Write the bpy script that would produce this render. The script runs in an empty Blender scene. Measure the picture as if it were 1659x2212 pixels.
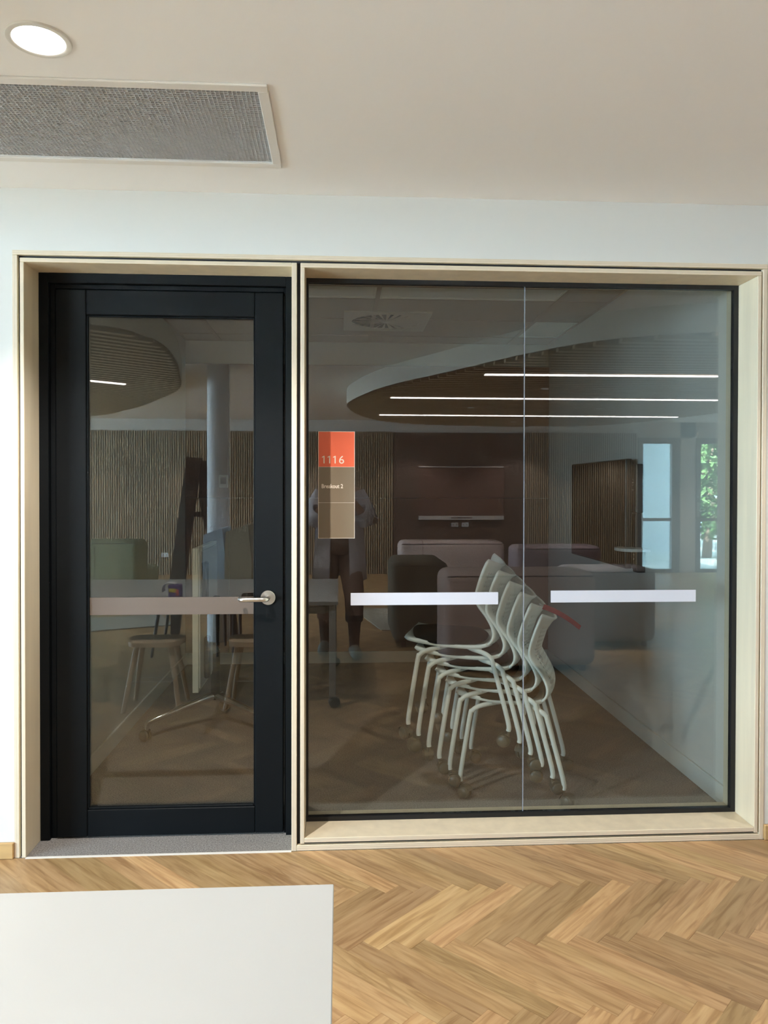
import bpy, bmesh, math, random
from mathutils import Vector, Matrix
S = bpy.context.scene
COL = S.collection
PI = math.pi
random.seed(11)

# ------------------------------------------------------------------ camera
cam_d = bpy.data.cameras.new('camera'); cam = bpy.data.objects.new('camera', cam_d); COL.objects.link(cam)
cam_d.sensor_fit = 'VERTICAL'; cam_d.sensor_height = 36.0; cam_d.lens = 1661 / 2212 * 36.0
cam_d.shift_y = -0.01374; cam_d.clip_start = 0.01; cam_d.clip_end = 200
_r = Vector((0.99834, -0.05755, 0.0018)); _u = Vector((-0.00112, 0.0118, 0.99993)); _f = Vector((0.05757, 0.99827, -0.01172))
cam.matrix_world = Matrix(((_r.x, _u.x, -_f.x, 0.0), (_r.y, _u.y, -_f.y, -3.0157), (_r.z, _u.z, -_f.z, 1.42), (0, 0, 0, 1)))
S.camera = cam

# ------------------------------------------------------------------ sky, lights, exposure
W = bpy.data.worlds.new('sky'); S.world = W; W.use_nodes = True
bg = W.node_tree.nodes['Background']; bg.inputs[0].default_value = (0.58, 0.81, 1.0, 1); bg.inputs[1].default_value = 14.0
S.view_settings.view_transform = 'Standard'; S.view_settings.look = 'None'
S.view_settings.gamma = 1.0; S.view_settings.use_curve_mapping = False
S.view_settings.exposure = 1.75
S.cycles.use_denoising = True; S.cycles.max_bounces = 8; S.cycles.diffuse_bounces = 4
S.cycles.glossy_bounces = 4; S.cycles.transparent_max_bounces = 16; S.cycles.transmission_bounces = 4
S.cycles.caustics_reflective = False; S.cycles.caustics_refractive = False; S.cycles.sample_clamp_indirect = 4.0

DOWN_W = 60.0         # watts of the downlight by the door
FILL_W = 34.0         # watts of each unseen fill downlight added further into the lounge
STRIP_E = 5.0       # emission of the linear ceiling lights
CEIL_Z = 2.563

def portal(name, loc, rot, sx, sy):
    d = bpy.data.lights.new(name, 'AREA'); d.shape = 'RECTANGLE'; d.size = sx; d.size_y = sy
    d.cycles.is_portal = True
    o = bpy.data.objects.new(name, d); COL.objects.link(o); o.location = loc; o.rotation_euler = rot
# daylight enters through the side windows of the lounge and through the glazed doors at its far end
portal('side_window_daylight', (-6.55, -5.0, 1.25), (0, -PI / 2, 0), 2.3, 5.2)

sun_d = bpy.data.lights.new('sun', 'SUN'); sun_d.energy = 175.0; sun_d.angle = math.radians(.6); sun_d.color = (1, .97, .93)
sun = bpy.data.objects.new('sun', sun_d); COL.objects.link(sun); sun.rotation_euler = Vector((-.02, -.5, -.86)).to_track_quat('-Z', 'Y').to_euler()

# ------------------------------------------------------------------ materials
def mat(name, base=(.8, .8, .8), rough=.6, metal=0.0, spec=.5, emit=None, es=0.0, noise=None, bump=None):
    """noise=(scale, dark factor, stretch xyz) mottles the colour; bump=(scale, strength)"""
    m = bpy.data.materials.new(name); m.use_nodes = True
    nt = m.node_tree; b = nt.nodes['Principled BSDF']
    b.inputs['Base Color'].default_value = (*base, 1); b.inputs['Roughness'].default_value = rough
    b.inputs['Metallic'].default_value = metal; b.inputs['Specular IOR Level'].default_value = spec
    if emit:
        b.inputs['Emission Color'].default_value = (*emit, 1); b.inputs['Emission Strength'].default_value = es
    if noise or bump:
        tc = nt.nodes.new('ShaderNodeTexCoord')
    if noise:
        mp = nt.nodes.new('ShaderNodeMapping'); mp.inputs['Scale'].default_value = noise[2] if len(noise) > 2 else (1, 1, 1)
        n = nt.nodes.new('ShaderNodeTexNoise'); n.inputs['Scale'].default_value = noise[0]; n.inputs['Detail'].default_value = 5
        r = nt.nodes.new('ShaderNodeMapRange'); r.inputs['From Min'].default_value = .3; r.inputs['From Max'].default_value = .7
        x = nt.nodes.new('ShaderNodeMix'); x.data_type = 'RGBA'
        x.inputs['A'].default_value = (*[c * noise[1] for c in base], 1); x.inputs['B'].default_value = (*base, 1)
        nt.links.new(tc.outputs['Object'], mp.inputs[0]); nt.links.new(mp.outputs[0], n.inputs['Vector'])
        nt.links.new(n.outputs[0], r.inputs['Value']); nt.links.new(r.outputs[0], x.inputs['Factor'])
        nt.links.new(x.outputs['Result'], b.inputs['Base Color'])
    if bump:
        n2 = nt.nodes.new('ShaderNodeTexNoise'); n2.inputs['Scale'].default_value = bump[0]; n2.inputs['Detail'].default_value = 4
        bp = nt.nodes.new('ShaderNodeBump'); bp.inputs['Strength'].default_value = bump[1]; bp.inputs['Distance'].default_value = .01
        nt.links.new(tc.outputs['Object'], n2.inputs['Vector']); nt.links.new(n2.outputs[0], bp.inputs['Height'])
        nt.links.new(bp.outputs[0], b.inputs['Normal'])
    return m

def ply_edge_mat():
    """birch ply seen on its edge: veneers of slightly different tone across the board's thickness (UV.x)"""
    m = bpy.data.materials.new('plywood_edge'); m.use_nodes = True; nt = m.node_tree; b = nt.nodes['Principled BSDF']
    uv = nt.nodes.new('ShaderNodeUVMap'); sp = nt.nodes.new('ShaderNodeSeparateXYZ'); nt.links.new(uv.outputs[0], sp.inputs[0])
    mp = nt.nodes.new('ShaderNodeMapping'); mp.inputs['Scale'].default_value = (1, 5, 1)
    n = nt.nodes.new('ShaderNodeTexNoise'); n.inputs['Scale'].default_value = 6; n.inputs['Detail'].default_value = 4
    nt.links.new(uv.outputs[0], mp.inputs[0]); nt.links.new(mp.outputs[0], n.inputs['Vector'])
    a = nt.nodes.new('ShaderNodeMath'); a.operation = 'MULTIPLY_ADD'; a.inputs[1].default_value = .10; nt.links.new(n.outputs[0], a.inputs[0]); nt.links.new(sp.outputs[0], a.inputs[2])
    r = nt.nodes.new('ShaderNodeValToRGB'); r.color_ramp.interpolation = 'LINEAR'
    cols = [(.0, (.72, .60, .45)), (.18, (.60, .47, .34)), (.34, (.76, .64, .50)), (.5, (.55, .43, .31)), (.66, (.74, .63, .48)), (.82, (.60, .48, .35)), (1., (.74, .62, .47))]
    e = r.color_ramp.elements; e[0].position, e[0].color = cols[0][0], (*cols[0][1], 1); e[1].position, e[1].color = cols[-1][0], (*cols[-1][1], 1)
    for p, c in cols[1:-1]:
        q = e.new(p); q.color = (*c, 1)
    nt.links.new(a.outputs[0], r.inputs[0]); nt.links.new(r.outputs[0], b.inputs['Base Color']); b.inputs['Roughness'].default_value = .55
    return m

def oak_mat():
    """oiled oak: grain along UV.x, tone of each plank from the colour attribute 'tint'"""
    m = bpy.data.materials.new('oak_parquet'); m.use_nodes = True; nt = m.node_tree; b = nt.nodes['Principled BSDF']; L = nt.links.new
    uv = nt.nodes.new('ShaderNodeUVMap'); at = nt.nodes.new('ShaderNodeVertexColor'); at.layer_name = 'tint'
    sp = nt.nodes.new('ShaderNodeSeparateColor'); L(at.outputs[0], sp.inputs[0])
    mp = nt.nodes.new('ShaderNodeMapping'); mp.inputs['Scale'].default_value = (2.2, 26, 1); L(uv.outputs[0], mp.inputs[0])
    n = nt.nodes.new('ShaderNodeTexNoise'); n.inputs['Scale'].default_value = 2.0; n.inputs['Detail'].default_value = 6; n.inputs['Distortion'].default_value = .7; L(mp.outputs[0], n.inputs['Vector'])
    mp2 = nt.nodes.new('ShaderNodeMapping'); mp2.inputs['Scale'].default_value = (1.1, 9, 1); L(uv.outputs[0], mp2.inputs[0])
    n2 = nt.nodes.new('ShaderNodeTexNoise'); n2.inputs['Scale'].default_value = 1.6; n2.inputs['Detail'].default_value = 2; n2.inputs['Distortion'].default_value = .4; L(mp2.outputs[0], n2.inputs['Vector'])
    w = nt.nodes.new('ShaderNodeMath'); w.operation = 'MULTIPLY'; w.inputs[1].default_value = 55; L(n2.outputs[0], w.inputs[0])
    s = nt.nodes.new('ShaderNodeMath'); s.operation = 'SINE'; L(w.outputs[0], s.inputs[0])
    g = nt.nodes.new('ShaderNodeMapRange'); g.inputs['From Min'].default_value = .35; g.inputs['From Max'].default_value = 1; g.inputs['To Min'].default_value = 0; g.inputs['To Max'].default_value = 1; L(s.outputs[0], g.inputs['Value'])
    gm = nt.nodes.new('ShaderNodeMath'); gm.operation = 'MULTIPLY'; L(g.outputs[0], gm.inputs[0]); L(sp.outputs['Green'], gm.inputs[1])
    r = nt.nodes.new('ShaderNodeValToRGB'); e = r.color_ramp.elements
    e[0].position = .33; e[0].color = (.47, .275, .12, 1); e[1].position = .70; e[1].color = (.74, .50, .255, 1); q = e.new(.5); q.color = (.64, .41, .195, 1)
    L(n.outputs[0], r.inputs[0])
    x = nt.nodes.new('ShaderNodeMix'); x.data_type = 'RGBA'; x.inputs['B'].default_value = (.42, .24, .105, 1); L(r.outputs[0], x.inputs['A'])
    f = nt.nodes.new('ShaderNodeMath'); f.operation = 'MULTIPLY'; f.inputs[1].default_value = .66; L(gm.outputs[0], f.inputs[0]); L(f.outputs[0], x.inputs['Factor'])
    hsv = nt.nodes.new('ShaderNodeHueSaturation'); L(x.outputs['Result'], hsv.inputs['Color'])
    v = nt.nodes.new('ShaderNodeMapRange'); v.inputs['To Min'].default_value = .54; v.inputs['To Max'].default_value = .86; L(sp.outputs['Red'], v.inputs['Value']); L(v.outputs[0], hsv.inputs['Value'])
    h = nt.nodes.new('ShaderNodeMapRange'); h.inputs['To Min'].default_value = .495; h.inputs['To Max'].default_value = .505; L(sp.outputs['Blue'], h.inputs['Value']); L(h.outputs[0], hsv.inputs['Hue'])
    L(hsv.outputs[0], b.inputs['Base Color']); b.inputs['Roughness'].default_value = .38; b.inputs['Specular IOR Level'].default_value = .4
    bp = nt.nodes.new('ShaderNodeBump'); bp.inputs['Strength'].default_value = .08; bp.inputs['Distance'].default_value = .002; L(n.outputs[0], bp.inputs['Height']); L(bp.outputs[0], b.inputs['Normal'])
    return m

def glass_mat(name, f0, tint):
    """clear pane: mirror reflection by Schlick's rule, the rest passes straight through with a slight tint"""
    m = bpy.data.materials.new(name); m.use_nodes = True; nt = m.node_tree; L = nt.links.new
    for n in list(nt.nodes): nt.nodes.remove(n)
    out = nt.nodes.new('ShaderNodeOutputMaterial'); mix = nt.nodes.new('ShaderNodeMixShader')
    tr = nt.nodes.new('ShaderNodeBsdfTransparent'); tr.inputs[0].default_value = (*tint, 1)
    gl = nt.nodes.new('ShaderNodeBsdfGlossy'); gl.inputs['Roughness'].default_value = 0.0
    ge = nt.nodes.new('ShaderNodeNewGeometry'); dt = nt.nodes.new('ShaderNodeVectorMath'); dt.operation = 'DOT_PRODUCT'
    L(ge.outputs['Incoming'], dt.inputs[0]); L(ge.outputs['Normal'], dt.inputs[1])
    a = nt.nodes.new('ShaderNodeMath'); a.operation = 'ABSOLUTE'; L(dt.outputs['Value'], a.inputs[0])
    o = nt.nodes.new('ShaderNodeMath'); o.operation = 'SUBTRACT'; o.inputs[0].default_value = 1; L(a.outputs[0], o.inputs[1])
    p = nt.nodes.new('ShaderNodeMath'); p.operation = 'POWER'; p.inputs[1].default_value = 5; L(o.outputs[0], p.inputs[0])
    k = nt.nodes.new('ShaderNodeMath'); k.operation = 'MULTIPLY_ADD'; k.inputs[1].default_value = 1 - f0; k.inputs[2].default_value = f0; L(p.outputs[0], k.inputs[0])
    L(k.outputs[0], mix.inputs[0]); L(tr.outputs[0], mix.inputs[1]); L(gl.outputs[0], mix.inputs[2]); L(mix.outputs[0], out.inputs[0])
    return m

M = dict(
    wall=mat('wall_paint', (.665, .64, .60), .7), ceil=mat('ceiling_paint', (.93, .915, .90), .8),
    roomwall=mat('room_wall_paint', (.74, .74, .72), .7), skirt=mat('white_skirting', (.78, .80, .77), .45),
    ply=mat('birch_ply', (.82, .70, .51), .42, noise=(3, .86, (6, 6, .5))), plyedge=ply_edge_mat(),
    black=mat('black_powder_coat', (.0038, .0048, .0058), .5, spec=.12), gap=mat('black_recess', (.012, .010, .012), .7), gasket=mat('black_gasket', (.004, .004, .005), .5),
    oak=oak_mat(), oakskirt=mat('oak_skirting', (.56, .35, .15), .4, noise=(4, .78, (1, 4, 8))),
    carpet=mat('carpet', (.40, .37, .35), .95, spec=.1, noise=(170, .42), bump=(300, .7)),
    glass=glass_mat('clear_glass', .095, (.80, .815, .80)),
    glassout=glass_mat('window_glass', .05, (.95, .97, .97)),
    glassdoor=glass_mat('tinted_door_glass', .05, (.60, .66, .66)),
    joint=mat('clear_joint', (.30, .31, .35), .15, spec=.6),
    steel=mat('satin_steel', (.62, .60, .57), .28, 1.0), chrome=mat('polished_aluminium', (.78, .77, .75), .14, 1.0),
    tape=mat('brown_film', (.11, .08, .062), .5), white_film=mat('white_film', (.57, .57, .63), .5),
    orange=mat('orange_print', (.78, .135, .06), .45), signbrown=mat('brown_print', (.20, .155, .105), .35), signline=mat('pale_print', (.85, .76, .66), .5),
    chairwhite=mat('pale_grey_plastic', (.88, .905, .86), .42), legwhite=mat('white_powder_coat', (.92, .94, .89), .35), cushion=mat('black_fabric', (.006, .009, .009), .9, spec=.12),
    caster=mat('olive_grey_plastic', (.085, .085, .068), .4), wheel=mat('grey_wheel', (.10, .10, .082), .32), blackplastic=mat('black_plastic', (.012, .012, .012), .35),
    laminate=mat('white_laminate', (.405, .41, .40), .35, bump=(900, .03)), under=mat('grey_underside', (.62, .62, .58), .6), cream=mat('cream_edge', (.80, .80, .68), .5),
    screen=mat('dark_screen', (.006, .005, .005), .25), logo=mat('grey_print', (.30, .30, .30), .5),
    panel=mat('brown_acoustic_panel', (.30, .195, .16), .85, bump=(260, .2)),
    tile=mat('ceiling_tile', (.52, .46, .42), .9, noise=(60, .93)), grid=mat('tee_grid', (.45, .37, .33), .6), diff=mat('light_diffuser', (.90, .92, .88), .35), vane=mat('vent_vane', (.70, .66, .63), .5), dark=mat('dark_void', (.02, .013, .012), .9),
    grille=mat('vent_grey', (.62, .62, .62), .5), grillein=mat('vent_inside', (.30, .30, .30), .8), vframe=mat('vent_frame_white', (.80, .765, .72), .5),
    lampdim=mat('dimmed_lamp_lens', (.5, .5, .5), .4, emit=(1, .97, .92), es=.35),  # lens dimmed so the added downlights barely show in the glass
    lamp=mat('lamp_lens', (.9, .9, .9), .4, emit=(1, .97, .92), es=6.0), ring=mat('lamp_ring', (.74, .72, .67), .4), strip=mat('strip_lens', (.9, .9, .9), .4, emit=(1, .96, .93), es=STRIP_E),
    slat=mat('timber_slat', (.46, .35, .235), .6, noise=(5, .8, (5, 5, .4))), slatback=mat('slat_backing', (.30, .225, .165), .9), cloudslat=mat('timber_batten', (.42, .30, .17), .6), cloudback=mat('batten_backing', (.20, .13, .08), .9), cloudside=mat('drum_white', (.66, .62, .54), .7),
    brownwall=mat('dark_brown_panel', (.11, .065, .048), .8), rail=mat('rail_grey', (.55, .50, .48), .4), outlet=mat('outlet_white', (.75, .74, .76), .4),
    pink=mat('pink_wool', (.52, .41, .39), .9, bump=(200, .2)), mauve=mat('dark_mauve_wool', (.27, .20, .215), .9, bump=(200, .2)), olive=mat('olive_brown_wool', (.15, .125, .09), .9, bump=(200, .2)), green=mat('sage_green_wool', (.36, .37, .23), .9, bump=(200, .2)), greymauve=mat('grey_mauve_wool', (.42, .37, .38), .9, bump=(200, .2)), bluefab=mat('blue_grey_wool', (.50, .66, .85), .9), olivelight=mat('olive_grey_wool', (.42, .41, .33), .9), seam=mat('seam_thread', (.12, .085, .085), .9),
    darkwood=mat('dark_stained_timber', (.085, .045, .032), .55, noise=(4, .7, (6, 6, .6))), stool=mat('ash_timber', (.72, .55, .37), .5, noise=(5, .82, (1, 6, 1))), rug=mat('grey_rug', (.36, .34, .28), .95),
    column=mat('white_column', (.90, .91, .93), .6), greyframe=mat('grey_door_frame', (.22, .22, .22), .5),
    red=mat('red_card', (.20, .008, .015), .5), plate=mat('white_plate', (.72, .70, .68), .4), brownscreen=mat('brown_screen', (.10, .05, .04), .3),
    skin=mat('skin', (.50, .31, .22), .6), hair=mat('dark_hair', (.03, .02, .015), .6), shirt=mat('pale_shirt', (.55, .52, .52), .8), cardigan=mat('grey_lilac_cardigan', (.58, .56, .62), .85), trousers=mat('brown_trousers', (.20, .125, .10), .85), cuff=mat('black_cuff', (.01, .01, .012), .7), sock=mat('dark_sock', (.11, .065, .05), .9), shoe=mat('grey_green_shoe', (.24, .26, .23), .7), eye=mat('eye_dark', (.03, .02, .02), .2), lip=mat('lip', (.45, .2, .17), .5),
    boxyellow=mat('yellow_print', (.70, .55, .08), .5), boxpurple=mat('purple_print', (.12, .07, .22), .5), boxred=mat('red_print', (.55, .08, .07), .5), paper=mat('white_paper', (.80, .79, .82), .6),
    patio=mat('patio_paving', (.66, .65, .62), .8), render=mat('white_render', (.62, .66, .68), .7), leaf=mat('leaf_green', (.08, .15, .05), .6), bark=mat('bark', (.16, .11, .08), .9), lawn=mat('lawn', (.12, .24, .07), .9),
)

for k in ('lamp', 'lampdim'): M[k].cycles.emission_sampling = 'NONE'      # their spot lamps do the lighting

# ------------------------------------------------------------------ mesh helpers
def smooth(me, ang=40):
    me.shade_smooth() if hasattr(me, 'shade_smooth') else None
    try: me.set_sharp_from_angle(angle=math.radians(ang))
    except Exception: pass

def link(name, me, parent=None, label=None, cat=None, group=None, kind=None):
    o = bpy.data.objects.new(name, me); COL.objects.link(o)
    if parent: o.parent = parent
    tag(o, label, cat, group, kind); return o

def tag(o, label=None, cat=None, group=None, kind=None):
    if label: o['label'] = label
    if cat: o['category'] = cat
    if group: o['group'] = group
    if kind: o['kind'] = kind
    return o

def empty(name, loc=(0, 0, 0), rz=0, label=None, cat=None, group=None, kind=None):
    o = bpy.data.objects.new(name, None); COL.objects.link(o); o.empty_display_size = .1
    o.location = loc; o.rotation_euler = (0, 0, rz); tag(o, label, cat, group, kind); return o

class MB:
    def __init__(s): s.bm = bmesh.new()
    def box(s, x0, x1, y0, y1, z0, z1, bev=0, mi=0, seg=1):
        r = bmesh.ops.create_cube(s.bm, size=1)
        for v in r['verts']:
            v.co = Vector(((x0 + x1) / 2 + v.co.x * (x1 - x0), (y0 + y1) / 2 + v.co.y * (y1 - y0), (z0 + z1) / 2 + v.co.z * (z1 - z0)))
        fs = {f for v in r['verts'] for f in v.link_faces}
        for f in fs: f.material_index = mi
        if bev:
            es = list({e for f in fs for e in f.edges})
            rr = bmesh.ops.bevel(s.bm, geom=es, offset=bev, segments=seg, affect='EDGES', profile=.5)
            for f in rr['faces']: f.material_index = mi
        return s
    def poly(s, pts, z0, z1, mi=0, top=True, bot=True):
        a = [s.bm.verts.new((p[0], p[1], z0)) for p in pts]; b = [s.bm.verts.new((p[0], p[1], z1)) for p in pts]; n = len(pts); fs = []
        if bot: fs.append(s.bm.faces.new(a[::-1]))
        if top: fs.append(s.bm.faces.new(b))
        for i in range(n): fs.append(s.bm.faces.new((a[i], a[(i + 1) % n], b[(i + 1) % n], b[i])))
        for f in fs: f.material_index = mi
        return s
    def tube(s, pts, r, seg=10, caps=True, mi=0):
        pts = [Vector(p) for p in pts]; n = len(pts); rs = r if isinstance(r, (list, tuple)) else [r] * n
        t0 = (pts[1] - pts[0]).normalized(); ref = Vector((0, 0, 1)) if abs(t0.z) < .9 else Vector((1, 0, 0))
        nrm = t0.cross(ref).normalized(); rings = []
        for i, p in enumerate(pts):
            t = (pts[min(i + 1, n - 1)] - pts[max(i - 1, 0)]).normalized()
            nrm = (nrm - t * nrm.dot(t)).normalized(); b = t.cross(nrm)
            rings.append([s.bm.verts.new(p + (nrm * math.cos(2 * PI * k / seg) + b * math.sin(2 * PI * k / seg)) * rs[i]) for k in range(seg)])
        for i in range(n - 1):
            for k in range(seg):
                f = s.bm.faces.new((rings[i][k], rings[i][(k + 1) % seg], rings[i + 1][(k + 1) % seg], rings[i + 1][k])); f.material_index = mi
        if caps:
            f = s.bm.faces.new(rings[0][::-1]); f.material_index = mi; f = s.bm.faces.new(rings[-1]); f.material_index = mi
        return s
    def lathe(s, prof, c=(0, 0, 0), axis=(0, 0, 1), seg=24, mi=0):
        q = Vector((0, 0, 1)).rotation_difference(Vector(axis).normalized()); c = Vector(c); rings = []
        for r, h in prof:
            if r < 1e-6: rings.append([s.bm.verts.new(c + q @ Vector((0, 0, h)))])
            else: rings.append([s.bm.verts.new(c + q @ Vector((r * math.cos(2 * PI * k / seg), r * math.sin(2 * PI * k / seg), h))) for k in range(seg)])
        for a, b in zip(rings, rings[1:]):
            for k in range(seg):
                k2 = (k + 1) % seg; v = []
                for w in ((a[k % len(a)]), (a[k2 % len(a)]), (b[k2 % len(b)]), (b[k % len(b)])):
                    if w not in v: v.append(w)
                if len(v) > 2:
                    f = s.bm.faces.new(v); f.material_index = mi
        return s
    def grid(s, P, mi=0, skip=None):
        vs = [[s.bm.verts.new(p) for p in row] for row in P]
        for i in range(len(P) - 1):
            for j in range(len(P[0]) - 1):
                if skip and skip(i, j): continue
                f = s.bm.faces.new((vs[i][j], vs[i][j + 1], vs[i + 1][j + 1], vs[i + 1][j])); f.material_index = mi
        return s
    def mesh(s, name, mats, sm=0, fix=True):
        if fix: bmesh.ops.recalc_face_normals(s.bm, faces=s.bm.faces)
        me = bpy.data.meshes.new(name); s.bm.to_mesh(me); s.bm.free()
        for m in (mats if isinstance(mats, (list, tuple)) else [mats]): me.materials.append(m)
        if sm: smooth(me, sm)
        return me
    def obj(s, name, mats, parent=None, label=None, cat=None, group=None, kind=None, sm=0):
        return link(name, s.mesh(name, mats, sm), parent, label, cat, group, kind)

def part(name, m, parent, *a, **k): return MB().box(*a, **k).obj(name, m, parent)

def dup(o, parent=None):
    c = o.copy(); COL.objects.link(c)
    if parent: c.parent = parent
    for ch in list(o.children): dup(ch, c)
    return c

def arc(c, r, a0, a1, n, ax='xz'):
    out = []
    for i in range(n + 1):
        a = math.radians(a0 + (a1 - a0) * i / n)
        out.append((c[0] + r * math.cos(a), c[1] + r * math.sin(a)))
    return out

def spline(pts, n=8, closed=True):
    """Catmull-Rom through 2-D points"""
    out = []; N = len(pts)
    for i in range(N if closed else N - 1):
        p = [Vector(pts[(i + k) % N]) if closed else Vector(pts[min(max(i + k, 0), N - 1)]) for k in (-1, 0, 1, 2)]
        for j in range(n):
            t = j / n
            out.append(.5 * ((2 * p[1]) + (p[2] - p[0]) * t + (2 * p[0] - 5 * p[1] + 4 * p[2] - p[3]) * t * t + (3 * p[1] - p[0] - 3 * p[2] + p[3]) * t ** 3))
    if not closed: out.append(Vector(pts[-1]))
    return out

def clip(poly, a, b, c):
    """keep the part of a polygon with a*x+b*y<=c"""
    out = []
    for i in range(len(poly)):
        p, q = poly[i], poly[(i + 1) % len(poly)]; dp = a * p[0] + b * p[1] - c; dq = a * q[0] + b * q[1] - c
        if dp <= 0: out.append(p)
        if (dp < 0) != (dq < 0) and dp != dq:
            t = dp / (dp - dq); out.append((p[0] + (q[0] - p[0]) * t, p[1] + (q[1] - p[1]) * t))
    return out

# ------------------------------------------------------------------ front wall with the opening
XL, XR = -6.5, 8.0            # lounge side walls
YB = -9.47                    # lounge far wall
RX0, RX1, RYB, RCZ = -1.24, 1.725, 3.27, 2.614
wf = MB()
wf.box(XL, -1.245, 0, .24, 0, 2.75).box(1.719, XR, 0, .24, 0, 2.75).box(-1.245, 1.719, 0, .24, 2.327, 2.75)
wf.obj('wall_front', M['wall'], kind='structure')
for a, b, n in ((XL, -1.2455, 'left'), (1.7195, XR, 'right')):
    MB().box(a, b, -.014, 0, 0, .062, bev=.003).obj('baseboard_' + n, M['oakskirt'], kind='structure')

# plywood surround, linings and shadow gaps
def board(parent, x0, x1, z0, z1, y0, y1, vert):
    mb = MB().box(x0, x1, y0, y1, z0, z1, bev=.0012); bm = mb.bm; bmesh.ops.recalc_face_normals(bm, faces=bm.faces)
    uv = bm.loops.layers.uv.new('UVMap')
    for f in bm.faces:
        if abs(f.normal.y) > .8: f.material_index = 1
        for l in f.loops:
            c = l.vert.co
            l[uv].uv = ((c.x - x0) / (x1 - x0), c.z + x0) if vert else ((c.z - z0) / (z1 - z0), c.x)
    me = mb.mesh('board', [M['ply'], M['plyedge']]); return link('board', me, parent)
t1 = empty('trim_1', (0, 0, 0), kind='structure')
board(t1, -1.245, -1.226, 0, 2.308, -.004, .06, True); board(t1, 1.701, 1.719, 0, 2.308, -.004, .06, True)
board(t1, -1.245, 1.719, 2.309, 2.327, -.004, .06, False); board(t1, -.166, 1.7005, .0005, .022, -.004, .06, False)
t2 = empty('trim_2', (0, 0, 0), kind='structure')
board(t2, -1.217, -1.202, 0, 2.282, -.004, .25, True); board(t2, -.187, -.167, 0, 2.298, -.004, .25, True); board(t2, -1.217, -.1875, 2.2825, 2.298, -.004, .25, False)
t3 = empty('trim_3', (0, 0, 0), kind='structure')
board(t3, -.153, -.137, .028, 2.280, -.004, .25, True); board(t3, 1.680, 1.695, .028, 2.280, -.004, .25, True)
board(t3, -.153, 1.695, 2.2805, 2.298, -.004, .25, False); board(t3, -.1365, 1.6795, .032, .050, -.004, .25, False)
g = MB()
g.box(-1.226, -1.217, .012, .06, 0, 2.298).box(-1.226, 1.701, .012, .06, 2.2985, 2.3085).box(1.6955, 1.7005, .012, .06, .022, 2.298).box(-.1665, -.1535, .012, .06, .001, 2.298).box(-.1535, 1.6955, .012, .06, .0225, .0315)
g.obj('trim_4', M['gap'], kind='structure')
part('trim_5', M['vframe'], None, -1.2015, -.1875, -.012, .002, -.004, .0015).__setitem__('kind', 'structure')

# ------------------------------------------------------------------ door
d = empty('door_1', (-.69, .15, 0), kind='structure'); OX, OY = -.69, .15
def dpart(name, m, x0, x1, y0, y1, z0, z1, bev=.0015, parent=d): return part(name, m, parent, x0 - OX, x1 - OX, y0 - OY, y1 - OY, z0, z1, bev=bev)
dpart('door_frame', M['black'], -1.2015, -1.1645, .138, .235, 0, 2.282); dpart('door_frame', M['black'], -.2185, -.1875, .138, .235, 0, 2.282)
dpart('door_frame', M['black'], -1.1645, -.2185, .138, .235, 2.243, 2.282)
dpart('door_stop', M['black'], -1.164, -1.144, .160, .23, 0, 2.2425); dpart('door_stop', M['black'], -.227, -.219, .160, .23, 0, 2.2425); dpart('door_stop', M['black'], -1.144, -.227, .160, .23, 2.224, 2.2425)
dpart('door_stile', M['black'], -1.141, -1.020, .150, .192, .007, 2.220, .003); dpart('door_stile', M['black'], -.345, -.230, .150, .192, .007, 2.220, .003)
dpart('door_rail', M['black'], -1.0195, -.3455, .150, .192, 2.119, 2.220, .003); dpart('door_rail', M['black'], -1.0195, -.3455, .150, .192, .007, .116, .003)
for a in ((-1.0195, -1.013, .156, .166, .117, 2.118), (-.352, -.3455, .156, .166, .117, 2.118), (-1.013, -.352, .156, .166, 2.112, 2.118), (-1.013, -.352, .153, .166, .117, .125)):
    dpart('glazing_bead', M['black'], *a)
dpart('door_glass', M['glass'], -1.0125, -.3525, .168, .176, .125, 2.112, 0)
o = dpart('tape_strip', M['tape'], -1.0125, -.3525, .1665, .1678, .905, .976, 0); o['label'] = 'brown film strip across the door glass'
h = MB().lathe([(0, 0), (.029, 0), (.030, -.003), (.030, -.007), (.028, -.009), (0, -.009)], (-.292 - OX, 0, .974), (0, 1, 0), 32)
hp = [(-.292 - OX, -.006, .974), (-.292 - OX, -.045, .974)] + [(-.292 - OX - .014 + .014 * math.cos(a), -.045 - .014 * math.sin(a), .974) for a in [PI / 8 * k for k in range(1, 5)]]
hp += [(-.384 - OX, -.059, .974)] + [(-.384 - OX - .016 * math.sin(a), -.043 - .016 * math.cos(a), .974) for a in [PI / 8 * k for k in range(1, 5)]] + [(-.400 - OX, -.022, .974)]
h.tube(hp, .0095, 14)
o = h.obj('door_handle', M['steel'], d, sm=40); o['label'] = 'brushed steel lever handle on a round rose'

# ------------------------------------------------------------------ window: two butt-jointed panes
w = empty('window_1', (.77, .16, 0), kind='structure')
def wpart(name, m, x0, x1, y0, y1, z0, z1, bev=0): return part(name, m, w, x0 - .77, x1 - .77, y0 - .16, y1 - .16, z0, z1, bev=bev)
for a in ((-.1365, -.128, .0505, 2.280), (1.660, 1.6795, .0505, 2.280), (-.128, 1.660, 2.262, 2.280), (-.128, 1.660, .0505, .068)):
    wpart('gasket', M['gasket'], a[0], a[1], .146, .172, a[2], a[3])
wpart('glass_pane', M['glass'], -.1275, .7665, .158, .168, .0685, 2.2615); wpart('glass_pane', M['glass'], .7715, 1.6595, .158, .168, .0685, 2.2615)
wpart('silicone_joint', M['joint'], .7675, .7705, .1575, .1685, .0685, 2.2615)
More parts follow.
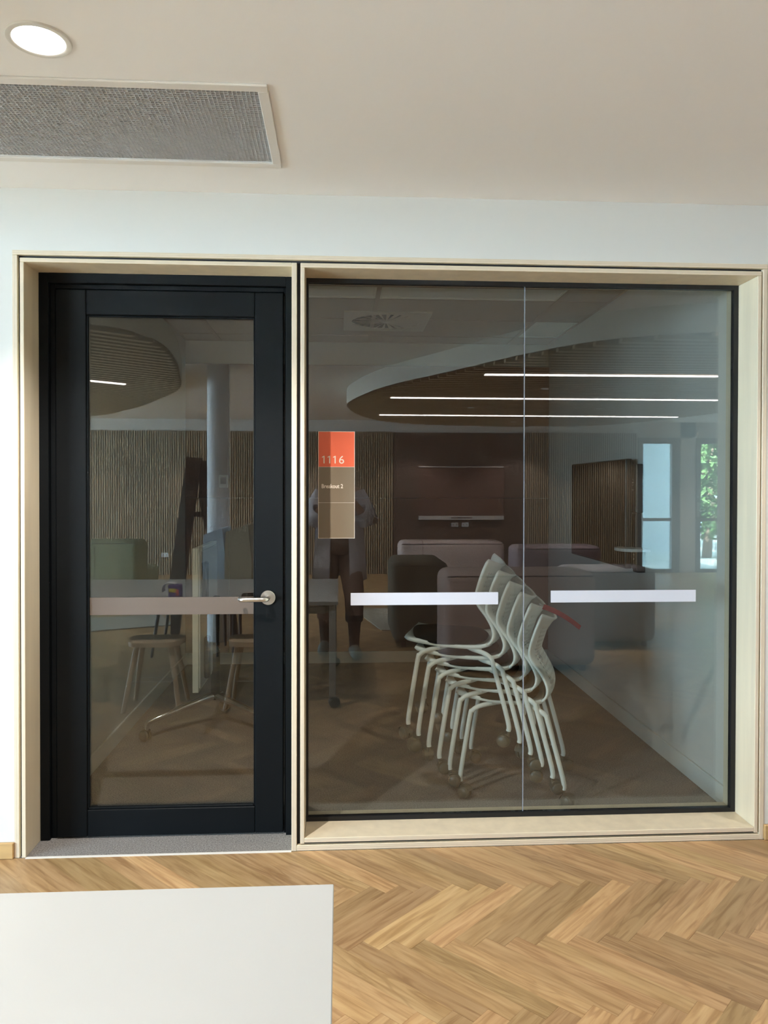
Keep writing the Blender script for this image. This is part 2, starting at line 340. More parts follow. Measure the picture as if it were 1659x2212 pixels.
# sign and marking strips stuck on the glass
sg = empty('door_sign', (-.013, .156, 1.436), label='tall narrow room sign reading 1116 and Breakout 2 on the glass', cat='sign')
part('orange_square', M['orange'], sg, -.0735, .0735, -.0015, .0015, .0745, .2185); part('name_square', M['signbrown'], sg, -.0735, .0735, -.0015, .0015, -.0725, .0735); part('blank_square', M['signbrown'], sg, -.0735, .0735, -.0015, .0015, -.2185, -.0735)
b = MB()
for a in ((-.075, -.0735, -.22, .22), (.0735, .075, -.22, .22), (-.0735, .0735, .2185, .22), (-.0735, .0735, -.22, -.2185), (-.0735, .0735, .0735, .0745), (-.0735, .0735, -.0735, -.0725)):
    b.box(a[0], a[1], -.0018, .0015, a[2], a[3])
b.obj('outline', M['signline'], sg)
def text(body, size, loc, parent, m, name='lettering', bold=0, sx=1):
    c = bpy.data.curves.new(name, 'FONT'); c.body = body; c.size = size; c.extrude = .0002; c.offset = bold; c.materials.append(m)
    t = bpy.data.objects.new('t', c); COL.objects.link(t); bpy.context.view_layer.update()
    me = bpy.data.meshes.new_from_object(t.evaluated_get(bpy.context.evaluated_depsgraph_get())); bpy.data.objects.remove(t); bpy.data.curves.remove(c)
    me.transform(Matrix.Diagonal((sx, 1, 1, 1))); me.transform(Matrix.Rotation(PI / 2, 4, 'X')); o = link(name, me, parent); o.location = loc; return o
for k in range(3):
    x = -.0535 + .0228 * k; b = MB(); pts = [(x, .0885), (x + .0045, .0885), (x + .0045, .1195), (x + .0015, .1195), (x - .0065, .1150), (x - .0055, .1118), (x, .1146)]
    f = [b.bm.verts.new((p[0], -.0021, p[1])) for p in pts]; h = [b.bm.verts.new((p[0], -.0015, p[1])) for p in pts]; b.bm.faces.new(f)
    for q in range(7): b.bm.faces.new((f[q], f[(q + 1) % 7], h[(q + 1) % 7], h[q]))
    b.obj('numeral', M['signline'], sg)
text('6', .046, (.0085, -.0019, .0880), sg, M['signline'], name='numeral', sx=1.05); text('Breakout 2', .0235, (-.062, -.0019, -.013), sg, M['signline'], bold=.0004, sx=.84)
for x0, x1, z0, z1, n in ((.046, .661, .939, .990, 'left'), (.884, 1.507, .945, .995, 'right')):
    o = MB().box(x0, x1, .1562, .1578, z0, z1).obj('marking_strip', M['white_film'], None,
        'white marking strip on the pane with the room sign' if n == 'left' else 'white marking strip on the pane in front of the wall screen', 'strip', 'white safety strips on the glass')

# ------------------------------------------------------------------ lounge ceiling, vent and downlight
VX0, VX1, VY0, VY1 = -1.45, -.236, -.781, -.292
c = MB()
c.box(XL, XR, YB, VY0, CEIL_Z, CEIL_Z + .1).box(XL, XR, VY1, .0, CEIL_Z, CEIL_Z + .1).box(XL, VX0, VY0, VY1, CEIL_Z, CEIL_Z + .1).box(VX1, XR, VY0, VY1, CEIL_Z, CEIL_Z + .1)
c.obj('ceiling', M['ceil'], kind='structure')
v = empty('air_vent', ((VX0 + VX1) / 2, (VY0 + VY1) / 2, CEIL_Z), label='long white framed egg-crate air vent set in the ceiling', cat='vent')
hw, hd = (VX1 - VX0) / 2, (VY1 - VY0) / 2
for a in ((-hw - .03, hw + .03, -hd - .035, -hd), (-hw - .03, hw + .03, hd, hd + .035), (-hw - .03, -hw, -hd, hd), (hw, hw + .032, -hd, hd)):
    part('vent_frame', M['vframe'], v, a[0], a[1], a[2], a[3], -.007, 0, bev=.002)
b = MB(); n = 97
for i in range(n + 1):
    x = -hw + 2 * hw * i / n; b.box(x - .0007, x + .0007, -hd, hd, 0.001, .012)
n = 39
for i in range(n + 1):
    y = -hd + 2 * hd * i / n; b.box(-hw, hw, y - .0007, y + .0007, 0.001, .012)
o = b.obj('egg_crate', M['grille'], v); o['kind'] = 'stuff'
MB().box(-hw, hw, -hd, hd, .07, .075).obj('vent_box', M['grillein'], v)

def downlight(x, y, label, watt, cone, z=CEIL_Z):
    r = empty('downlight', (x, y, z), label=label, cat='light', group='recessed downlights')
    MB().lathe([(.063, 0), (.064, -.004), (.068, -.006), (.078, -.005), (.080, 0)], seg=40).obj('ring', M['ring'], r, sm=40)
    MB().lathe([(0, -.0015), (.0635, -.0015)], seg=40).obj('lens', M['lamp'] if cone > 120 else M['lampdim'], r)
    if z < CEIL_Z: r.scale = (.5, .5, 1)
    L = bpy.data.lights.new('downlight_lamp', 'SPOT'); L.energy = watt; L.spot_size = math.radians(cone); L.spot_blend = .5; L.shadow_soft_size = .022; L.color = (1, .965, .915)
    lo = bpy.data.objects.new('downlight_lamp', L); COL.objects.link(lo); lo.parent = r; lo.location = (0, 0, -.034)
    return r
downlight(-.766, -.997, 'round white downlight in the ceiling beside the long air vent', DOWN_W, 128)
downlight(2.45, -.997, 'round white downlight in the ceiling along the front wall, past the end of the window', DOWN_W * .38, 128)
for x, y, where in ((-.45, -4.9, 'between the two timber drums'), (-.62, -2.75, 'over the far half of the white table'), (-.45, -6.6, 'between the drums, nearer the slatted wall'), (-.5, -8.6, 'near the slatted wall, between the drums'), (-2.4, -8.6, 'in front of the slatted wall, beside the power outlet'),
                    (-4.3, -8.6, 'in front of the slatted wall behind the green sofa'), (-5.9, -8.6, 'in the far corner beside the side windows'), (1.2, -8.75, 'in front of the dark panelled wall, left half'), (2.9, -8.75, 'in front of the dark panelled wall, right half'),
                    (4.6, -8.7, 'in front of the slats beside the glazed doors'), (6.3, -8.3, 'in front of the glazed doors'), (5.9, -5.6, 'over the open floor at the right end'), (6.2, -2.6, 'over the open floor by the front wall')):
    downlight(x, y, 'added round fill downlight ' + where, 16.0 if y == -2.75 else FILL_W, 104)  # unseen lamps added to brighten the lounge and the white table

# ------------------------------------------------------------------ lounge floor: oak herringbone
PL, PW = .471, .069; P0 = Vector((.367, -.619)); pa = Vector((1, 1)) / math.sqrt(2); qa = Vector((1, -1)) / math.sqrt(2)
def planks():
    for i in range(-120, 130):
        for j in range(-22, 22):
            base = P0 + (pa + qa) * PW * i + (pa - qa) * PL * j
            yield (base, pa, qa)                                              # along pa
            yield (base + pa * PL + qa * PW, -qa, pa)                         # along -qa, from q=W back to W-L
fl = empty('floor', (0, 0, 0), kind='structure')
MB().box(XL, XR, YB, -.001, -.06, -.012).obj('subfloor', M['gap'], fl)
def plank_geo(bm, poly, base, ua, wa, uvl, coll, rnd):
    ins = .0007; c = sum((Vector(p) for p in poly), Vector((0, 0))) / len(poly)
    lo = [bm.verts.new((p[0], p[1], -.012)) for p in poly]; mi = [bm.verts.new((p[0], p[1], -.0012)) for p in poly]
    tp = [bm.verts.new((p[0] + (c.x - p[0]) / max(abs(c.x - p[0]), 1e-4) * min(ins, abs(c.x - p[0])), p[1] + (c.y - p[1]) / max(abs(c.y - p[1]), 1e-4) * min(ins, abs(c.y - p[1])), 0)) for p in poly]
    n = len(poly); fs = [bm.faces.new(tp)]
    for a, b in ((lo, mi), (mi, tp)):
        for k in range(n): fs.append(bm.faces.new((a[k], a[(k + 1) % n], b[(k + 1) % n], b[k])))
    for f in fs:
        for l in f.loops:
            p = Vector(l.vert.co.xy) - base; l[uvl].uv = (p.dot(ua) + rnd[3] * 50, p.dot(wa) + rnd[4] * 50); l[coll] = (rnd[0], rnd[1], rnd[2], 1)
near, far = [], []
for base, ua, wa in planks():
    poly = [base, base + ua * PL, base + ua * PL + wa * PW, base + wa * PW]; poly = [(p.x, p.y) for p in poly]
    cx = sum(p[0] for p in poly) / 4; cy = sum(p[1] for p in poly) / 4
    if cx < XL - .4 or cx > XR + .4 or cy > .4 or cy < YB - .4: continue
    for pl in ((0, 1, -.0045), (0, -1, -YB), (-1, 0, -XL), (1, 0, XR)):
        poly = clip(poly, *pl)
        if len(poly) < 3: break
    if len(poly) < 3: continue
    ar = abs(sum(poly[k][0] * poly[(k + 1) % len(poly)][1] - poly[(k + 1) % len(poly)][0] * poly[k][1] for k in range(len(poly)))) / 2
    if ar < 1e-4: continue
    (near if (-1.45 < cx < 1.85 and cy > -1.55 and not (cx < -.35 and cy < -.75)) else far).append((poly, base, ua, wa))
def rn(): return (random.random() ** .8, random.random(), random.random(), random.random(), random.random())
for poly, base, ua, wa in near:
    bm = bmesh.new(); uvl = bm.loops.layers.uv.new('UVMap'); cl = bm.loops.layers.color.new('tint')
    plank_geo(bm, poly, base, ua, wa, uvl, cl, rn()); bmesh.ops.recalc_face_normals(bm, faces=bm.faces)
    me = bpy.data.meshes.new('plank'); bm.to_mesh(me); bm.free(); me.materials.append(M['oak']); link('plank', me, fl)
bm = bmesh.new(); uvl = bm.loops.layers.uv.new('UVMap'); cl = bm.loops.layers.color.new('tint')
for poly, base, ua, wa in far: plank_geo(bm, poly, base, ua, wa, uvl, cl, rn())
bmesh.ops.recalc_face_normals(bm, faces=bm.faces)
me = bpy.data.meshes.new('herringbone'); bm.to_mesh(me); bm.free(); me.materials.append(M['oak']); link('herringbone', me, fl, kind='stuff')
print('planks', len(near), len(far))

# ------------------------------------------------------------------ breakout room shell
part('floor', M['carpet'], None, RX0 - .1, RX1 + .1, .0022, RYB + .1, -.06, 0).__setitem__('kind', 'structure')
part('wall_left', M['roomwall'], None, RX0 - .1, RX0, .24, RYB + .1, 0, 2.8).__setitem__('kind', 'structure')
part('wall_right', M['roomwall'], None, RX1, RX1 + .1, .24, RYB + .1, 0, 2.8).__setitem__('kind', 'structure')
wb = MB().box(RX0, RX1, RYB, RYB + .1, 0, 2.8).obj('wall_back', M['roomwall'], kind='structure')
for x0, x1 in ((RX0 + .002, -.894), (-.890, 1.7235)):
    for z0, z1 in ((.093, 1.3435), (1.3465, 2.425)):
        part('wall_panel', M['panel'], wb, x0, x1, RYB - .022, RYB, z0, z1, bev=.002)
MB().box(RX0, RX1, RYB - .026, RYB - .0005, 0, .092, bev=.003).obj('baseboard_back', M['skirt'], kind='structure')
MB().box(RX0 + .0005, RX0 + .014, .26, RYB - .027, 0, .092, bev=.003).obj('baseboard_left', M['skirt'], kind='structure')
MB().box(RX1 - .014, RX1 - .0005, .26, RYB - .027, 0, .092, bev=.003).obj('baseboard_right', M['skirt'], kind='structure')
# tile ceiling on a tee grid
rc = empty('ceiling', (0, 0, RCZ), kind='structure')
MB().box(RX0, RX1, .24, RYB, .10, .14).obj('ceiling_slab', M['dark'], rc)
gx = [RX0, -.965, .235, 1.385, RX1]; gy = [.24, .63, 1.23, 1.53, 1.83, 2.41, 3.0, RYB]
b = MB()
for x in gx[1:-1]: b.box(x - .014, x + .014, .24, RYB, -.002, .02)
for y in gy[1:-1]: b.box(RX0, RX1, y - .006, y + .006, -.0015, .02)
b.box(RX0, RX0 + .02, .24, RYB, -.002, .0).box(RX1 - .02, RX1, .24, RYB, -.002, 0).box(RX0, RX1, RYB - .02, RYB, -.002, 0)
b.obj('tee_grid', M['grid'], rc)
lit = {(1, 3), (2, 3), (3, 5), (1, 1), (2, 1)}
for i in range(4):
    for j in range(7):
        x0, x1, y0, y1 = gx[i] + .008, gx[i + 1] - .008, gy[j] + .004, gy[j + 1] - .004
        if (i, j) in lit:
            t = empty('ceiling_light', ((x0 + x1) / 2, (y0 + y1) / 2, RCZ), label={(1, 3): 'unlit flush ceiling panel light above the door side, in line with the vent diffuser', (2, 3): 'unlit long flush panel light across the middle of the tiled ceiling', (3, 5): 'unlit short panel light against the right wall above the screen', (1, 1): 'unlit panel light just inside the door', (2, 1): 'unlit panel light just inside the big window'}[(i, j)], cat='light', group='unlit panel lights of the tiled ceiling')
            X, Y = (x1 - x0) / 2, (y1 - y0) / 2
            for a in ((-X, X, -Y, -Y + .02), (-X, X, Y - .02, Y), (-X, -X + .02, -Y + .02, Y - .02), (X - .02, X, -Y + .02, Y - .02)): part('light_frame', M['diff'], t, a[0], a[1], a[2], a[3], .002, .014)
            part('diffuser', M['diff'], t, -X + .02, X - .02, -Y + .02, Y - .02, .009, .02)
        else:
            part('tile', M['tile'], rc, x0, x1, y0, y1, .003, .02, bev=.002)
vd = empty('swirl_diffuser', (.325, 2.45, RCZ), label='round swirl air diffuser on a square plate in the tiled ceiling', cat='vent')
b = MB(); n = 48; R1, R0, Hs = .245, .03, .298
ring = [(R1 * math.cos(2 * PI * k / n), R1 * math.sin(2 * PI * k / n)) for k in range(n)]
sq = []
for k in range(n):
    a = 2 * PI * k / n; s = Hs / max(abs(math.cos(a)), abs(math.sin(a))); sq.append((s * math.cos(a), s * math.sin(a)))
va = [b.bm.verts.new((*p, -.012)) for p in ring]; vb = [b.bm.verts.new((*p, -.012)) for p in sq]; vc = [b.bm.verts.new((*p, 0)) for p in sq]; ve = [b.bm.verts.new((*p, 0)) for p in ring]
for k in range(n):
    k2 = (k + 1) % n
    for a_, b_ in ((va, vb), (vb, vc), (ve, va)): b.bm.faces.new((a_[k], a_[k2], b_[k2], b_[k]))
b.obj('face_plate', M['vane'], vd)
MB().lathe([(0, .002), (R1, .002)], seg=48).obj('throat', M['dark'], vd)
for k in range(24):
    a = 2 * PI * k / 24; b = MB(); ca, sa = math.cos(a), math.sin(a)
    P = []
    for r, hw_, in ((R0, .003), (R1, .021)):
        P.append([(r * ca - sa * hw_, r * sa + ca * hw_, -.011), (r * ca + sa * hw_ * .4, r * sa - ca * hw_ * .4, -.003)])
    b.grid(P); o = b.obj('vane', M['vane'], vd)
MB().lathe([(0, -.016), (.022, -.015), (.032, -.010), (.032, 0)], seg=20).obj('hub', M['vane'], vd, sm=40)
th = empty('thermostat', (-.935, RYB - .022, 1.478), label='small white thermostat with a brown screen on the back wall panel', cat='thermostat')
part('plate', M['plate'], th, -.036, .036, -.016, 0, -.052, .052, bev=.004); part('screen', M['brownscreen'], th, -.022, .022, -.0175, -.0155, -.02, .036)

# ------------------------------------------------------------------ wall screen group on the right wall
tv = empty('wall_screen', (RX1, 1.83, 1.28), label='large dark flat screen on the right wall', cat='screen')
part('screen_body', M['blackplastic'], tv, -.085, -.045, -.515, .515, -.316, .316, bev=.005); part('screen_glass', M['screen'], tv, -.0865, -.0845, -.505, .505, -.304, .308)
part('wall_bracket', M['blackplastic'], tv, -.046, 0, -.2, .2, -.15, .15, bev=.004)
cx = empty('computer_box', (RX1, 1.345, 1.43), label='black computer box with a ring logo mounted beside the screen', cat='computer')
part('case', M['blackplastic'], cx, -.044, 0, -.085, .085, -.145, .135, bev=.006)
b = MB(); n = 28
for r0, r1 in ((.016, .0185),):
    P = [[(-.0452, -.035 + r * math.cos(2 * PI * k / n), .03 + r * math.sin(2 * PI * k / n)) for k in range(n + 1)] for r in (r0, r1)]
    b.grid(P)
b.obj('ring_logo', M['logo'], cx)
part('logo_bar', M['logo'], cx, -.0454, -.0448, -.046, -.024, .026, .033); part('badge', M['logo'], cx, -.0454, -.0448, -.047, -.023, -.016, -.010)
part('cable_cover', M['blackplastic'], cx, -.035, 0, -.055, .0, -.47, -.146, bev=.004)
o = part('cable_box', M['plate'], cx, -.040, 0, .01, .06, -.235, -.165, bev=.003); o['label'] = 'small pale box below the case'
sh = empty('wall_shelf', (RX1, 1.26, 1.080), label='small pale shelf with rounded end below the computer box', cat='shelf')
P = [(0, -.10), (-.09, -.10)] + [(-.09 - .07 * math.cos(a), .10 * math.sin(a)) for a in [(-PI / 2 + PI * k / 12) for k in range(1, 12)]] + [(-.09, .10), (0, .10)]
MB().poly(P, -.008, .008).obj('shelf_board', M['plate'], sh)
part('bracket', M['blackplastic'], sh, -.05, 0, -.03, .03, -.13, -.0085, bev=.003)
for z in (-.03, -.055): MB().lathe([(0, -.012), (.010, -.012), (.010, 0)], (-.05, .0, z), (1, 0, 0), 14).obj('knob', M['chrome'], sh, sm=40)

# ------------------------------------------------------------------ stack of chairs
def chair_proto():
    root = empty('stacking_chair')
    prof = [Vector(p) for p in ((.262, .478), (.245, .470), (.20, .462), (.12, .452), (.04, .447), (-.05, .445), (-.095, .449), (-.130, .459), (-.150, .479), (-.154, .51), (-.140, .548), (-.116, .588), (-.090, .622), (-.074, .652), (-.074, .690), (-.086, .735), (-.102, .785), (-.118, .825), (-.123, .838), (-.128, .848))]
    prof = [Vector(p) for p in spline([tuple(p) for p in prof], 3, False)]
    cum = [0]
    for a, b_ in zip(prof, prof[1:]): cum.append(cum[-1] + (b_ - a).length)
    T = cum[-1]
    def lerp(keys, t):
        for (a, u), (b_, v_) in zip(keys, keys[1:]):
            if t <= b_: 
                f = (t - a) / (b_ - a); f = f * f * (3 - 2 * f); return u + (v_ - u) * f
        return keys[-1][1]
    hwk = [(0, .172), (.03, .192), (.09, .200), (.30, .208), (.46, .205), (.62, .175), (.72, .178), (.90, .202), (.96, .203), (.985, .192), (1, .165)]
    ck = [(0, 0), (.30, .004), (.46, .02), (.62, .040), (.75, .050), (.90, .052), (.955, .060), (1, .076)]
    ndiv = next(i for i, cc in enumerate(cum) if cc / T > .47)
    def surf(i, wv):
        t = cum[i] / T; h_ = lerp(hwk, t); c_ = lerp(ck, t)
        p = prof[i]; tan = (prof[min(i + 1, len(prof) - 1)] - prof[max(i - 1, 0)]).normalized(); nrm = Vector((tan.y, -tan.x))   # towards the sitter
        q = p - nrm * (c_ * (1 - wv * wv))
        return (q.x, wv * h_, q.y)
    ws = [-1, -.94, -.86]
    x = -.80
    while x < .79: ws += [x, x + .062]; x += .1
    ws += [.86, .94, 1]; ws = sorted(set(round(k, 3) for k in ws))
    def solid(me_ob, th):
        md = me_ob.modifiers.new('thickness', 'SOLIDIFY'); md.thickness = th; md.offset = 0
    wl = [-1, -.8, -.5, 0, .5, .8, 1]
    o = MB().grid([[surf(i, k) for k in wl] for i in range(ndiv + 1)]).obj('seat_shell', M['chairwhite'], root, sm=60); solid(o, .017)
    # fine rows for the perforated back
    idx = list(range(ndiv, len(prof)))
    rows = []; nr = 38
    for r_ in range(nr + 1):
        s_ = cum[ndiv] + (T - cum[ndiv]) * r_ / nr
        k = max(i for i in range(len(cum)) if cum[i] <= s_ + 1e-9); k = min(k, len(cum) - 2); f = (s_ - cum[k]) / (cum[k + 1] - cum[k])
        A = [Vector(surf(k, wv)) for wv in ws]; B = [Vector(surf(k + 1, wv)) for wv in ws]; rows.append([tuple(a.lerp(b_, f)) for a, b_ in zip(A, B)])
    def hole(i, j):
        if not (4 <= i <= 33) or not (abs((ws[j] + ws[j + 1]) / 2) < .80): return False
        if ws[j + 1] - ws[j] < .05: return False
        return i % 2 == 0
    o = MB().grid(rows, skip=hole).obj('backrest', M['chairwhite'], root, sm=60); solid(o, .010)
    # cushion: domed pad
    P = []; nu, nv = 14, 10
    for a in range(nu + 1):
        row = []
        for c_ in range(nv + 1):
            u, v_ = -1 + 2 * a / nu, -1 + 2 * c_ / nv
            ru, rv = u * math.sqrt(1 - v_ * v_ / 2.6), v_ * math.sqrt(1 - u * u / 3.2)
            ed = max(abs(u), abs(v_)); hgt = .030 * (1 - ed ** 3.5)
            sx = .066 + ru * .182; bz = .449 + (.018 if sx > .2 else 0) * (sx - .2) / .04 + max(0, sx - .10) * .08
            row.append((sx, rv * .212, bz + .007 + hgt))
        P.append(row)
    b = MB().grid(P)
    o = b.obj('cushion', M['cushion'], root, sm=60); solid(o, .006)
    # legs with casters
    for sy in (-1, 1):
        for fr in (True, False):
            y = .226 * sy
            if fr: pts = [(.234, y, .075), (.232, y, .125), (.192, y, .375), (.182, y, .402), (.158, y * .97, .420), (.115, y * .84, .428), (.05, y * .62, .430)]
            else: pts = [(-.228, y, .075), (-.225, y, .125), (-.158, y, .375), (-.148, y, .402), (-.122, y * .97, .420), (-.08, y * .84, .427), (-.02, y * .62, .429)]
            pp = [tuple(Vector(p)) for p in pts]
            # round the bends
            q = []
            for i in range(len(pp) - 1):
                p = [Vector(pp[min(max(i + k, 0), len(pp) - 1)]) for k in (-1, 0, 1, 2)]
                for j in range(4):
                    t = j / 4; q.append(.5 * ((2 * p[1]) + (p[2] - p[0]) * t + (2 * p[0] - 5 * p[1] + 4 * p[2] - p[3]) * t * t + (3 * p[1] - p[0] - 3 * p[2] + p[3]) * t ** 3))
            q.append(Vector(pp[-1]))
            lg = MB().tube(q, .0108, 12).obj('leg', M['legwhite'], root, sm=50)
            # caster: hood, stem and two wheels, pivoting under the leg
            b = MB(); b.lathe([(0, .085), (.006, .085), (.006, .05), (0, .05)], seg=10)
            for s2 in (-1, 1):
                b.lathe([(0, .024), (.021, .024), (.0235, .022), (.0235, .020), (.0285, .017), (.030, .013), (.030, .004), (.028, .002), (0, .002)] if s2 > 0 else [(0, -.024), (.021, -.024), (.0235, -.022), (.0235, -.020), (.0285, -.017), (.030, -.013), (.030, -.004), (.028, -.002), (0, -.002)], (.022, 0, .030), (0, 1, 0), 22, mi=1)
            pr_ = [(.022 + .0325 * math.cos(a), .030 + .0325 * math.sin(a)) for a in [math.radians(20 + 150 * k / 9) for k in range(10)]]
            P = [[(px, yy, pz) for px, pz in pr_] for yy in (-.021, -.019, .019, .021)]; b.grid(P)
            b.box(-.004, .02, -.009, .009, .042, .062, bev=.003)
            cs = b.obj('caster', [M['caster'], M['wheel']], lg, sm=40)
            px = pts[0]; cs.location = (px[0], px[1], 0); cs.rotation_euler = (0, 0, math.radians(random.uniform(-60, 60)) + (PI if random.random() < .5 else 0))
    b = MB().box(-.10, -.075, -.19, .19, .425, .437, bev=.003).box(.09, .115, -.19, .19, .428, .440, bev=.003)
    b.obj('seat_frame', M['legwhite'], root)
    return root
CH = chair_proto(); CA = math.radians(164.0)
names = ['stacking chair at the bottom of the stack, a red tag hanging from its back', 'second stacking chair from the bottom of the stack', 'third stacking chair from the bottom of the stack', 'fourth stacking chair from the bottom, third from the top of the stack', 'stacking chair directly under the top one of the stack', 'topmost stacking chair with its black seat pad fully in view']
for k in range(6):
    o = CH if k == 0 else dup(CH)
    o.location = (.845 - .0470 * k, .640 + .0140 * k, .0490 * k); o.rotation_euler = (0, 0, CA)
    tag(o, names[k], 'chair', 'white stacking chairs in one stack')
    if k:
        for lg in o.children:
            for cs in lg.children: cs.rotation_euler = (0, 0, random.uniform(-1.2, 1.2) + (PI if random.random() < .5 else 0))
# red tag
b = MB(); P = []
for i in range(9):
    t = i / 8; x, z = t * .170, -.050 * t - .045 * t * t; P.append([(x, 0, z), (x + .012, .012, z + .020 - .004 * t)])
b.grid(P)
rt = empty('swing_tag', (.905, .372, .884), label='red swing tag sticking out from the lowest chair back', cat='tag')
o = b.obj('card', M['red'], rt); md = o.modifiers.new('t', 'SOLIDIFY'); md.thickness = .0008
MB().tube([(.006, .006, .012), (-.004, .03, .020), (.004, .06, .0)], .0009, 6).obj('string', M['paper'], rt)

# ------------------------------------------------------------------ folded flip-top table in the room
ft = empty('flip_top_table', (-.75, 1.6, 0), label='white flip-top table folded upright on chrome legs inside the door', cat='table')
part('tabletop', M['cream'], ft, -.036, -.004, -.46, .16, .325, 1.10, bev=.002)
part('underside', M['under'], ft, -.0035, .002, -.44, .14, .345, 1.08)
for y0 in (.0,):
    MB().tube([(.012, y0, .17), (.012, y0, .78)], .028, 16).obj('column', M['blackplastic'], ft, sm=40)
    MB().lathe([(0, -.034), (.012, -.034), (.012, -.038), (.026, -.038), (.030, -.030), (.030, 0), (0, 0)], (.012, y0, .47), (0, 1, 0), 20).obj('lock_knob', M['chrome'], ft, sm=40)
    for sx, sy in ((-1, -.72), (1, -.66), (.04, 1.0)):
        ex, ey = .012 + sx * .335, y0 + sy * .34
        lg = MB().tube([(.012, y0, .185), (.012 + sx * .03, y0 + sy * .03, .186), (.012 + sx * .17, y0 + sy * .17, .152), (ex, ey, .108), (ex + sx * .006, ey, .098), (ex + sx * .006, ey, .066)], [.024, .023, .019, .015, .013, .013], 12).obj('foot', M['chrome'], ft, sm=50)
        b = MB()
        for s2 in (-1, 1): b.lathe([(0, s2 * .024), (.026, s2 * .023), (.033, s2 * .016), (.033, s2 * .004), (0, s2 * .003)], (ex + sx * .006 - .01, ey, .0335), (.4, 1, 0), 20)
        b.box(ex - .02 + sx * .006, ex + .02 + sx * .006, ey - .012, ey + .012, .04, .07, bev=.006)
        b.obj('caster', M['blackplastic'], lg, sm=40)
part('flip_bracket', M['blackplastic'], ft, .0025, .03, -.33, -.27, .37, .60, bev=.006)
part('flip_bracket', M['blackplastic'], ft, .0025, .03, -.40, -.33, .80, 1.02, bev=.006)

# ------------------------------------------------------------------ white table in the lounge and what is on it
TZ = .695
tb = empty('meeting_table', (-1.21, -2.235, 0), label='large white laminate table in front of the breakout room', cat='table')
part('tabletop', M['laminate'], tb, -1.2, 1.2, -.625, .625, TZ - .025, TZ, bev=.0015)
for y in (-.56, .56): part('rail', M['laminate'], tb, -1.12, 1.12, y - .02, y + .02, TZ - .085, TZ - .04, bev=.002)
for x in (-1.12, 1.12): part('rail', M['laminate'], tb, x - .02, x + .02, -.54, .54, TZ - .085, TZ - .04, bev=.002)
for x in (-1.165, 1.165):
    for y in (-.59, .59):
        lg = part('leg', M['laminate'], tb, x - .022, x + .022, y - .022, y + .022, .075, TZ - .026, bev=.002)
        b = MB().lathe([(0, .09), (.008, .09), (.008, .04), (0, .04)], (x, y, 0), seg=10)
        for s2 in (-1, 1): b.lathe([(0, s2 * .022), (.030, s2 * .021), (.036, s2 * .015), (.036, s2 * .004), (0, s2 * .003)], (x + .012, y, .036), (.3, 1, 0), 20)
        b.box(x - .012, x + .02, y - .012, y + .012, .045, .072, bev=.004)
        b.obj('caster', [M['caster']], lg, sm=40)
bx = empty('tissue_packet', (-1.115, -1.86, TZ), .12, label='small purple and yellow packet with white tissue on the table', cat='packet')
part('packet', M['boxpurple'], bx, -.02, .055, -.04, .04, .0, .085, bev=.006)
part('yellow_label', M['boxyellow'], bx, -.012, .035, .0395, .0412, .035, .060); part('red_label', M['boxred'], bx, .035, .054, .0395, .0412, .012, .055)
P = []
for i in range(9):
    a = math.radians(200 - 150 * i / 8); P.append([(-.01 + .055 * math.cos(a), -.03, .055 + .05 * math.sin(a)), (-.01 + .055 * math.cos(a), .035, .05 + .05 * math.sin(a))])
o = MB().grid(P).obj('tissue', M['paper'], bx, sm=60); o.modifiers.new('t', 'SOLIDIFY').thickness = .002

def stool(x, y, rz, label):
    s = empty('stool', (x, y, 0), rz, label=label, cat='stool', group='ash stools at the white table')
    pts = spline([(-.17, -.10), (-.10, -.14), (.10, -.14), (.17, -.10), (.165, .06), (.10, .135), (-.10, .135), (-.165, .06)], 5)
    MB().poly([(p.x, p.y) for p in pts], .412, .442).obj('seat', M['stool'], s)
    F = []
    for sx in (-1, 1):
        for sy in (-1, 1):
            f = (sx * .175, sy * .15, 0); F.append(f)
            MB().tube([f, (sx * .14, sy * .11, .22), (sx * .105, sy * .075, .412)], [.014, .0165, .019], 12).obj('leg', M['stool'], s, sm=50)
    MB().tube([(-.145, .12, .19), (.145, .12, .19)], .0035, 6).obj('stretcher', M['steel'], s); MB().tube([(-.145, -.12, .16), (.145, -.12, .16)], .0035, 6).obj('stretcher', M['steel'], s)
stool(-1.19, -1.72, 0, 'ash stool tucked under the table front, nearer the door hinge side'); stool(-.545, -1.70, .05, 'ash stool tucked under the table front, nearer the door handle')

# ------------------------------------------------------------------ lounge shell behind the camera
bw = MB()
bw.box(XL, 5.06, YB - .1, YB, 0, 2.7).box(5.80, 6.07, YB - .1, YB, 0, 2.7).box(7.2, XR, YB - .1, YB, 0, 2.7).box(5.06, 7.2, YB - .1, YB, 2.30, 2.7)
bw.obj('wall_lounge_back', M['wall'], kind='structure')
part('wall_lounge_right', M['wall'], None, XR, XR + .1, YB - .1, 0, 0, 2.7).__setitem__('kind', 'structure')
wl = MB().box(XL - .1, XL, -2.4, 0, 0, 2.7).box(XL - .1, XL, YB - .1, -7.6, 0, 2.7).box(XL - .1, XL, -7.6, -2.4, 2.42, 2.7).box(XL - .1, XL, -7.6, -2.4, 0, .08)
wl.obj('wall_lounge_left', M['wall'], kind='structure')
sw = empty('window_2', (XL - .05, -5.0, 0), kind='structure')
for k in range(5):
    y = -2.575 + 5.15 * k / 4; part('mullion', M['greyframe'], sw, -.04, .04, y - .024, y + .024, .08, 2.42)
for k in range(4):
    y0 = -2.575 + 5.15 * k / 4 + .024; y1 = -2.575 + 5.15 * (k + 1) / 4 - .024; part('glass_pane', M['glassout'], sw, -.004, .004, y0, y1, .08, 2.42)
